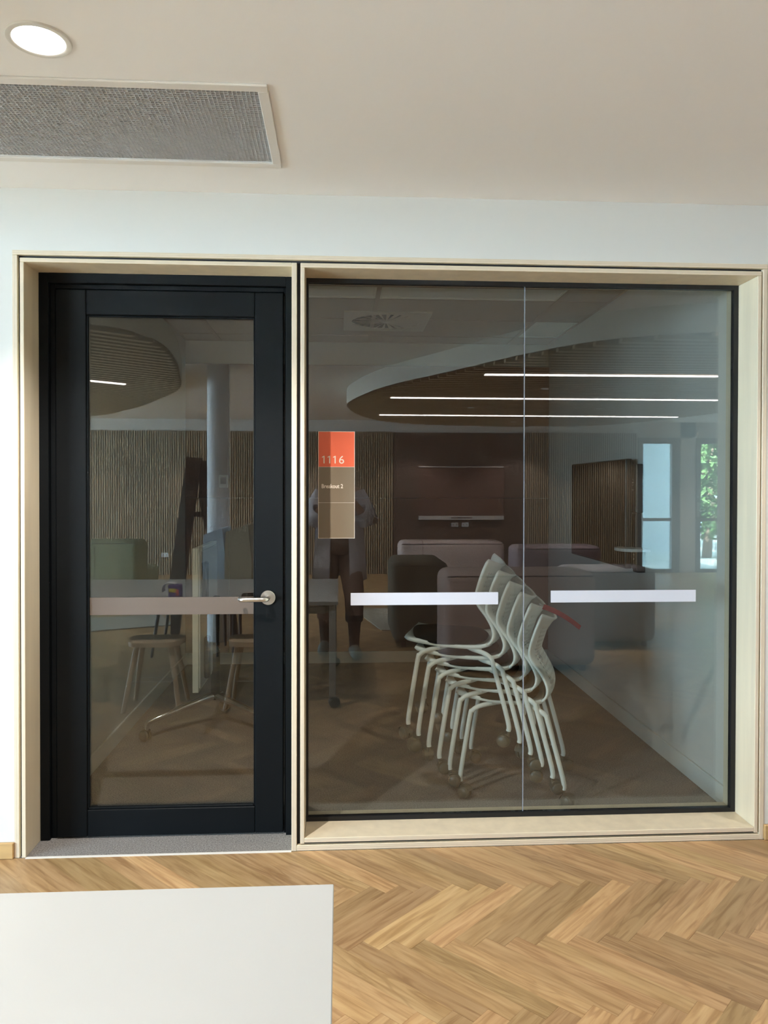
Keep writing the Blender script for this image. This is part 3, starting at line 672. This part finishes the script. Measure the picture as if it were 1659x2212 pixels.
# slatted timber cladding on the far wall, brown panel wall, ledges
def slats(x0, x1):
    b = MB(); b.box(x0, x1, YB, YB + .006, 0, 2.37, mi=1); x = x0 + .012
    while x < x1 - .02:
        b.box(x, x + .019, YB + .006, YB + .034, .0, 2.37); x += .037
    b.obj('trim_6', [M['slat'], M['slatback']], kind='structure')
slats(XL + .02, .89); slats(3.11, 5.03)
pw = MB().box(.895, 3.105, YB, YB + .03, 0, 2.36).obj('wall_panelled', M['brownwall'], kind='structure')
bd = empty('pin_board', (2.03, YB + .0315, 1.36), label='dark reddish board between two pale ledges on the lounge wall', cat='board')
part('board_face', mat('board_red_brown', (.15, .075, .055), .8), bd, -.715, .715, 0, .012, -.39, .42); part('top_ledge', M['rail'], bd, -.715, .715, 0, .03, .42, .438, bev=.003)
tr = part('pen_ledge', M['rail'], bd, -.715, .715, 0, .05, -.455, -.39, bev=.004); MB().box(-.18, .18, .05, .053, -.428, -.412, bev=.001).obj('pen_slot', M['brownscreen'], tr)
def outlet(x, z, label, yy=YB + .03):
    o = empty('power_outlet', (x, yy, z), label=label, cat='outlet', group='white power outlets on the lounge wall')
    part('cover', M['outlet'], o, -.057, .057, 0, .008, -.036, .036, bev=.002)
    for sx in (-.028, .028): part('socket', M['brownscreen'], o, sx - .006, sx + .006, .008, .009, -.012, .008); part('switch', M['outlet'], o, sx - .006, sx + .006, .008, .012, .014, .026)
outlet(1.925, .825, 'white power outlet under the pen ledge, nearer the door side'); outlet(2.10, .825, 'white power outlet under the pen ledge, nearer the window side'); outlet(-2.86, .33, 'white power outlet low on the slatted wall', YB + .034)
# glazed doors in the far wall
def gdoor(n, x0, x1, handle):
    g = empty('door_%d' % n, ((x0 + x1) / 2, YB - .05, 0), kind='structure'); hw_ = (x1 - x0) / 2
    for a in ((-hw_, -hw_ + .085, 0, 2.30), (hw_ - .14, hw_, 0, 2.30), (-hw_ + .085, hw_ - .14, 2.20, 2.30), (-hw_ + .085, hw_ - .14, 0, .06)): part('door_frame', M['greyframe'], g, a[0], a[1], -.04, .055, a[2], a[3], bev=.003)
    part('mid_rail', M['greyframe'], g, -hw_ + .085, hw_ - .14, -.03, .03, .88, .93); part('door_glass', M['glassdoor'], g, -hw_ + .085, hw_ - .14, -.004, .004, .06, 2.20)
    if handle: MB().tube([(-hw_ + .04, .055, 1.05), (-hw_ + .04, .09, 1.05), (-hw_ + .14, .09, 1.05)], .009, 10).box(-hw_ + .02, -hw_ + .06, .055, .06, .95, 1.20).obj('door_handle', M['steel'], g)
gdoor(2, 5.065, 5.795, False); gdoor(3, 6.075, 7.195, True)
# round column
cl = MB().lathe([(.105, 0), (.105, CEIL_Z)], seg=40).obj('column', M['column'], kind='structure', sm=40); cl.location = (-1.13, -3.91, 0)
# ceiling drums with timber battens and linear lights
def drum(pts, ang, label, strips):
    r = empty('ceiling_drum', (0, 0, CEIL_Z), label=label, cat='ceiling drum', group='timber ceiling drums')
    poly = [(p.x, p.y) for p in spline(pts, 6)]; n = len(poly)
    b = MB(); a = [b.bm.verts.new((*p, 0)) for p in poly]; c_ = [b.bm.verts.new((*p, -.180)) for p in poly]; b.bm.faces.new(c_)
    for k in range(n): b.bm.faces.new((a[k], a[(k + 1) % n], c_[(k + 1) % n], c_[k]))
    for f in b.bm.faces: f.material_index = 0 if len(f.verts) == 4 else 1
    b.obj('drum_body', [M['cloudside'], M['cloudback']], r)
    ca, sa = math.cos(ang), math.sin(ang); bb = MB()
    R = [(x * ca + y * sa, -x * sa + y * ca) for x, y in poly]; y0, y1 = min(p[1] for p in R), max(p[1] for p in R); y = y0 + .03
    while y < y1 - .02:
        xs = []
        for k in range(n):
            p, q = R[k], R[(k + 1) % n]
            if (p[1] - y) * (q[1] - y) < 0: xs.append(p[0] + (q[0] - p[0]) * (y - p[1]) / (q[1] - p[1]))
        if len(xs) >= 2:
            u0, u1 = min(xs) + .02, max(xs) - .02
            if u1 > u0:
                V = []
                for (u, v_) in ((u0, y - .028), (u1, y - .028), (u1, y + .028), (u0, y + .028)): V.append((u * ca - v_ * sa, u * sa + v_ * ca))
                bb.poly(V, -.206, -.1805)
        y += .115
    o = bb.obj('battens', M['cloudslat'], r); o['kind'] = 'stuff'
    for (x0, y0_), (x1, y1_) in strips:
        dx, dy = x1 - x0, y1_ - y0_; L_ = math.hypot(dx, dy); nx, ny = -dy / L_ * .02, dx / L_ * .02
        MB().poly([(x0 + nx, y0_ + ny), (x1 + nx, y1_ + ny), (x1 - nx, y1_ - ny), (x0 - nx, y0_ - ny)], -.215, -.2065).obj('light_strip', M['strip'], r)
drum([(2.28, -1.26), (1.69, -1.56), (1.305, -2.1), (.9, -2.92), (.44, -3.846), (.16, -4.858), (.087, -5.692), (.29, -6.69), (.64, -7.40), (1.19, -7.81), (1.9, -8.02), (2.74, -8.06), (3.84, -7.75), (4.5, -6.45), (4.75, -5), (4.6, -3.2), (4.0, -1.9), (3.1, -1.25)], 0, 'oval timber drum on the ceiling with three long light lines', [((1.18, -2.88), (3.3, -2.84)), ((.52, -4.52), (4.2, -4.50)), ((.50, -6.35), (4.35, -6.36))])
for x, y, where in ((1.5, -5.4, 'left of the middle'), (3.0, -5.4, 'right of the middle'), (1.9, -3.7, 'towards the front'), (2.4, -7.2, 'towards the far wall')):
    downlight(x, y, 'small added fill downlight in the big timber drum, ' + where, 60.0, 100, 2.353)  # spots added to brighten the sofas below the drum
drum([(-2.5, -.95), (-1.47, -1.25), (-1.24, -1.55), (-1.18, -1.95), (-1.24, -2.6), (-1.33, -3.15), (-1.5, -4.0), (-1.85, -4.8), (-2.49, -5.97), (-3.3, -6.95), (-4.6, -7.3), (-5.6, -6.3), (-5.9, -4.0), (-5.2, -1.9), (-3.8, -1.05)], math.radians(-40), 'rounded timber drum on the ceiling with a single light line', [((-1.92, -3.66), (-3.3, -2.50))])
# dark A-frame stand
af = empty('a_frame_stand', (-1.33, -4.06, 0), label='tall dark brown timber A-frame stand in front of the slatted wall', cat='stand')
def prism_y(name, pts, y0, y1, m, parent):
    b = MB(); a = [b.bm.verts.new((p[0], y0, p[1])) for p in pts]; c_ = [b.bm.verts.new((p[0], y1, p[1])) for p in pts]; n = len(pts)
    b.bm.faces.new(a); b.bm.faces.new(c_[::-1])
    for k in range(n): b.bm.faces.new((a[k], c_[k], c_[(k + 1) % n], a[(k + 1) % n]))
    return b.obj(name, m, parent)
prism_y('leg', [(-.12, 1.72), (.02, 1.71), (-.03, 1.36), (-.135, .564), (-.20, 0), (-.27, 0), (-.278, .564)], -.03, .03, M['darkwood'], af)
prism_y('leg', [(.0, 1.69), (.14, 1.68), (.22, 1.0), (.36, 0), (.27, 0), (.08, .87), (-.02, 1.33)], -.09, -.031, M['darkwood'], af)
part('cross_bar', M['darkwood'], af, -.08, .06, -.02, .02, 1.15, 1.20, bev=.004)
# high-back chairs behind the table
def highback(x, y, m, pts, sgn, label):
    r = empty('high_back_chair', (x, y, 0), label=label, cat='chair', group='high-backed chairs behind the table')
    prism_y('backrest', pts, -.27, .27, m, r)
    MB().box(min(sgn * .09, sgn * .52), max(sgn * .09, sgn * .52), -.27, .27, .38, .48, bev=.03, seg=3).obj('seat', m, r, sm=50)
    for sx, sy in ((-.03 * sgn, -.2), (-.03 * sgn, .2), (.46 * sgn, -.2), (.46 * sgn, .2)): MB().tube([(sx * 1.12, sy * 1.15, 0), (sx, sy, .39)], [.011, .016], 10).obj('leg', M['darkwood'], r, sm=50)
highback(-.85, -3.32, M['olivelight'], [(-.095, .42), (.11, .40), (.125, .80), (.095, 1.115), (.075, 1.12), (-.090, 1.06), (-.10, .8)], 1, 'olive grey high-backed chair behind the white table')
highback(-1.062, -3.42, M['bluefab'], [(-.075, .42), (.085, .40), (.108, .82), (.078, 1.08), (.06, 1.085), (-.078, 1.03), (-.085, .8)], -1, 'blue grey high-backed chair by the round column')
# sofas
def rbox(x0, x1, y0, y1, z0, z1, r=.07): return MB().box(x0, x1, y0, y1, z0, z1, bev=r, seg=4)
def sofa(name, label, m, x0, x1, y0, y1, z, seams=(), group='upholstered lounge seats', seat=None):
    r = empty(name, ((x0 + x1) / 2, (y0 + y1) / 2, 0), label=label, cat='sofa', group=group); cx_, cy_ = r.location.x, r.location.y
    rbox(x0 - cx_, x1 - cx_, y0 - cy_, y1 - cy_, .04, z, .075).obj('back_block', m, r, sm=60)
    if seat: rbox(x0 - cx_ + .01, x1 - cx_ - .01, seat - cy_, y0 - cy_ + .02, .06, .43, .06).obj('seat_block', m, r, sm=60)
    b = MB(); zz = z - .035
    ys = y1 - cy_
    b.tube([(x0 - cx_ + .03, ys - .012, zz), (x1 - cx_ - .03, ys - .012, zz)], .005, 6)
    for sx in seams: b.tube([(sx - cx_, ys + .001, .08), (sx - cx_, ys + .001, zz - .04), (sx - cx_, ys - .03, z - .004), (sx - cx_, ys - .2, z)], .004, 6)
    b.obj('seam', M['seam'], r, sm=40)
    for sx in (x0 + .1, x1 - .1):
        for sy in (y0 + .06, y1 - .06): part('foot', M['darkwood'], r, sx - cx_ - .02, sx - cx_ + .02, sy - cy_ - .02, sy - cy_ + .02, 0, .045)
sofa('sofa', 'pink sofa against the dark brown lounge wall', M['pink'], .72, 2.0, -6.3, -5.85, .79, (1.0,), seat=-6.9)
sofa('sofa', 'dark mauve sofa on the far side of the pink seats', M['mauve'], 2.03, 3.06, -5.9, -5.45, .76, (), seat=-6.5)
sofa('ottoman', 'olive brown square seat block beside the pink sofa', M['olive'], .475, .98, -4.3, -3.49, .77)
sofa('sofa', 'pink sofa nearest the big window, its back towards the glass', M['pink'], .80, 2.0, -3.0, -2.52, .78, (1.35,))
sofa('sofa', 'grey mauve sofa at the window end of the seats', M['greymauve'], 2.05, 2.86, -3.9, -3.42, .71, ())
sofa('sofa', 'sage green sofa near the slatted wall', M['green'], -4.3, -2.38, -6.4, -5.92, .80, (-2.9,), seat=-7.0)
rg = MB().poly([(.14, -5.8), (.42, -4.34), (2.9, -4.45), (2.6, -5.38)], .0, .008).obj('rug', M['rug'], label='pale grey rug under the pink seats', cat='rug')
rg2 = MB().poly([(-2.0, -5.36), (-1.72, -4.71), (-4.2, -3.6), (-4.6, -4.6)], .0, .012).obj('rug', M['rug'], label='pale grey rug in front of the green sofa', cat='rug')

# ------------------------------------------------------------------ outdoors beyond the far doors and side windows
part('ground', M['patio'], None, -14, 16, -26, YB - .1, -.14, -.06).__setitem__('kind', 'structure')
part('ground', M['patio'], None, -14, XL - .1, YB - .1, 4, -.14, -.06).__setitem__('kind', 'structure')
MB().box(3.4, 7.12, -12.4, -12.2, -.06, 2.8).obj('wall_patio', M['render'], kind='structure')
MB().box(3.4, 7.12, -12.2, -12.18, -.06, .1).obj('baseboard_patio', M['skirt'], kind='structure')
part('shade_roof', M['render'], None, 3.2, 7.3, -12.5, YB - .1, 2.8, 2.9).__setitem__('kind', 'structure')  # unseen roof added to keep the patio wall in shade
def tree(x, y, h, label, seed):
    rnd = random.Random(seed); r = empty('garden_tree', (x, y, -.06), label=label, cat='tree')
    b = MB().tube([(0, 0, 0), (.05, .03, h * .3), (.0, .1, h * .55), (.1, .05, h * .8)], [.11, .09, .06, .02], 8)
    for k in range(6): a = k * 1.05; b.tube([(.02, .05, h * (.35 + .06 * k)), (math.cos(a) * .6, math.sin(a) * .6, h * (.5 + .06 * k)), (math.cos(a) * 1.0, math.sin(a) * 1.0, h * (.6 + .06 * k))], [.04, .025, .008], 6)
    b.obj('trunk', M['bark'], r, sm=50); b = MB()
    for k in range(2200):
        a, cz = rnd.uniform(0, 2 * PI), rnd.uniform(-1, 1); rr = rnd.uniform(.45, 1) ** .5; s_ = math.sqrt(1 - cz * cz); c_ = Vector((math.cos(a) * s_ * rr * h * .34, math.sin(a) * s_ * rr * h * .34, h * .56 + cz * rr * h * .44))
        u = Vector((rnd.uniform(-1, 1), rnd.uniform(-1, 1), rnd.uniform(-1, 1))).normalized(); w_ = u.orthogonal().normalized(); L_ = rnd.uniform(.08, .14)
        vs = [b.bm.verts.new(c_ + u * L_ * p + w_ * L_ * .45 * q) for p, q in ((-1, 0), (0, -1), (1, 0), (0, 1))]; b.bm.faces.new(vs)
    o = b.obj('foliage', M['leaf'], r); o['kind'] = 'stuff'
for k, (x, y, h, where) in enumerate(((7.95, -12.9, 3.2, 'nearest the glazed doors'), (10.4, -13.6, 3.6, 'second from the glazed doors'), (9.2, -16.5, 4.6, 'behind the nearest tree'), (12.8, -16.8, 4.6, 'furthest along the garden'), (11.6, -20.5, 6.0, 'tallest, furthest out'))):
    tree(x, y, h, 'green garden tree outside, ' + where, k)

# ------------------------------------------------------------------ the photographer
pe = empty('person', (0, -3.32, 0), label='person in brown trousers and long grey cardigan holding up a phone', cat='person')
def skin(name, chains, m, parent, lev=2):
    V, E, R, roots = [], [], [], []
    for ch in chains:
        off = len(V); roots.append(off + ch.get('root', 0))
        V += [c[:3] for c in ch['v']]; R += [c[3] for c in ch['v']]; E += [(off + a, off + b_) for a, b_ in ch['e']]
    me = bpy.data.meshes.new(name); me.from_pydata(V, E, []); me.materials.append(m)
    o = link(name, me, parent); md = o.modifiers.new('skin', 'SKIN'); md.use_smooth_shade = True
    for i, sv in enumerate(me.skin_vertices[0].data):
        r = R[i]; sv.radius = r if isinstance(r, tuple) else (r, r); sv.use_root = i in roots
    sb = o.modifiers.new('sub', 'SUBSURF'); sb.levels = lev; sb.render_levels = lev
    return o
FL, FR = (-.125, -.04), (.125, .15)       # feet (x, y) relative to the person
bv = [(0, 0, .97, (.15, .10)), (0, .0, 1.10, (.125, .09)), (0, .01, 1.25, (.15, .10)), (0, .0, 1.38, (.12, .075)), (0, .0, 1.455, .048), (0, .025, 1.52, .05), (0, .035, 1.60, (.072, .088)), (0, .03, 1.68, (.06, .075)),
      (-.09, 0, .90, .082), (FL[0] + .005, FL[1] + .03, .50, .056), (FL[0], FL[1], .09, .036), (FL[0] - .02, FL[1] + .10, .04, .034), (FL[0] - .025, FL[1] + .16, .03, .028),
      (.09, 0, .90, .082), (FR[0] - .01, FR[1] + .0, .50, .056), (FR[0], FR[1], .09, .036), (FR[0] + .02, FR[1] + .10, .04, .034), (FR[0] + .025, FR[1] + .16, .03, .028),
      (-.165, .0, 1.395, .055), (-.25, .06, 1.13, .042), (-.10, .235, 1.33, .026), (-.075, .262, 1.355, (.030, .018)),
      (.165, .0, 1.395, .055), (.25, .06, 1.13, .042), (.10, .235, 1.33, .026), (.075, .262, 1.355, (.030, .018))]
be = [(0, 1), (1, 2), (2, 3), (3, 4), (4, 5), (5, 6), (6, 7), (0, 8), (8, 9), (9, 10), (10, 11), (11, 12), (0, 13), (13, 14), (14, 15), (15, 16), (16, 17), (3, 18), (18, 19), (19, 20), (20, 21), (3, 22), (22, 23), (23, 24), (24, 25)]
chains = [dict(v=bv, e=be)]
for sx in (-1, 1):
    for k in range(4):                    # four fingers wrapped behind the phone
        z = 1.385 - .02 * k; ln = (.8, 1, .95, .78)[k]
        chains.append(dict(v=[(sx * .085, .258, z - .008, .0088), (sx * .058, .262 , z, .0085), (sx * (.058 - .022 * ln), .263, z + .002, .008), (sx * (.058 - .042 * ln), .266, z + .002, .0068)], e=[(0, 1), (1, 2), (2, 3)]))
    chains.append(dict(v=[(sx * .088, .25, 1.335, .011), (sx * .066, .25, 1.36, .0098), (sx * .046, .256, 1.375, .009), (sx * .03, .262, 1.385, .0075)], e=[(0, 1), (1, 2), (2, 3)]))
skin('body', chains, M['skin'], pe)
# trousers, socks and shoes
def leg_tube(side, f):
    x = side * .09
    return [(x * .95, .0, .99), (x * 1.02, .0, .88), (x * .75 + f[0] * .25, f[1] * .3, .72), (f[0], f[1] + .02, .50), (f[0], f[1], .30)]
b = MB()
for side, f in ((-1, FL), (1, FR)):
    b.tube([(p[0], p[1], p[2]) for p in leg_tube(side, f)], [.112, .112, .100, .082, .070], 16)
b.lathe([(.13, -.06), (.165, .0), (.158, .07), (.150, .12)], (0, 0, .92), seg=24)
o = b.obj('trousers', M['trousers'], pe, sm=70)
MB().tube([(FR[0], FR[1] + .003, .36), (FR[0], FR[1], .31)], .0765, 20).obj('cuff', M['cuff'], pe, sm=50)
for f, sx in ((FL, -1), (FR, 1)):
    MB().tube([(f[0], f[1], .31), (f[0], f[1], .2), (f[0], f[1] - .005, .075)], [.058, .050, .042], 14).obj('sock', M['sock'], pe, sm=60)
    MB().tube([(f[0] + .01 * sx, f[1] - .085, .045), (f[0] + .008 * sx, f[1] - .06, .05), (f[0], f[1], .055), (f[0] - .0 + sx * .012, f[1] + .09, .05), (f[0] + sx * .02, f[1] + .16, .042), (f[0] + sx * .022, f[1] + .195, .036)], [.02, .042, .05, .05, .042, .018], 14).obj('shoe', M['shoe'], pe, sm=60)
MB().lathe([(.150, 0), (.148, .12), (.165, .27), (.16, .36), (.11, .42), (.062, .45)], (0, 0, .98), seg=24).obj('shirt', M['shirt'], pe, sm=70)
# open long cardigan with wide sleeves
P = []
for z, rx, ry in ((1.43, .10, .085), (1.40, .19, .125), (1.28, .205, .155), (1.1, .205, .16), (.95, .215, .17), (.8, .225, .18), (.65, .235, .19)):
    row = []
    for k in range(25):
        a = math.radians(112 + 316 * k / 24); rip = 1 + .03 * math.sin(9 * a) * (1.45 - z)
        row.append((rx * rip * math.cos(a), ry * rip * math.sin(a), z - .03 * max(0, math.sin(a))))
    P.append(row)
b = MB().grid(P)
for sx in (-1, 1): b.tube([(sx * .15, 0, 1.385), (sx * .21, .03, 1.27), (sx * .255, .06, 1.14), (sx * .225, .10, 1.15), (sx * .165, .165, 1.24)], [.070, .076, .080, .076, .072], 16, caps=False)
o = b.obj('cardigan', M['cardigan'], pe, sm=70); o.modifiers.new('t', 'SOLIDIFY').thickness = .006
# face and hair
b = MB()
P = []
for i in range(11):
    th = math.radians(5 + 100 * i / 10); row = []
    for k in range(21):
        a = math.radians(120 + 300 * k / 20); row.append((.088 * math.sin(th) * math.cos(a) , .01 + .103 * math.sin(th) * math.sin(a), 1.635 + .115 * math.cos(th) - (.07 * i / 10)))
    P.append(row)
o = MB().grid(P).obj('hair', M['hair'], pe, sm=70); o.modifiers.new('t', 'SOLIDIFY').thickness = .02
for sx in (-1, 1):
    MB().lathe([(0, .009), (.006, .007), (.009, 0), (.006, -.007), (0, -.009)], (sx * .031, .108, 1.615), seg=12).obj('eye', M['eye'], pe, sm=70)
    MB().tube([(sx * .078, .02, 1.635), (sx * .084, .012, 1.61), (sx * .078, .02, 1.585)], [.008, .013, .007], 8).obj('ear', M['skin'], pe, sm=70)
MB().tube([(0, .108, 1.62), (0, .126, 1.592), (0, .118, 1.58)], [.007, .013, .008], 10).obj('nose', M['skin'], pe, sm=70)
MB().tube([(-.022, .104, 1.552), (0, .114, 1.552), (.022, .104, 1.552)], [.003, .006, .003], 8).obj('mouth', M['lip'], pe, sm=70)
ph = empty('phone', (0, -3.041, 1.365), label='dark phone held up in both hands by the person', cat='phone')
part('phone_body', M['blackplastic'], ph, -.036, .036, -.004, .004, -.072, .072, bev=.003); part('screen', M['screen'], ph, -.033, .033, -.0047, -.004, -.068, .068)
part('camera_bump', M['blackplastic'], ph, -.030, .004, .004, .006, .036, .068, bev=.001)
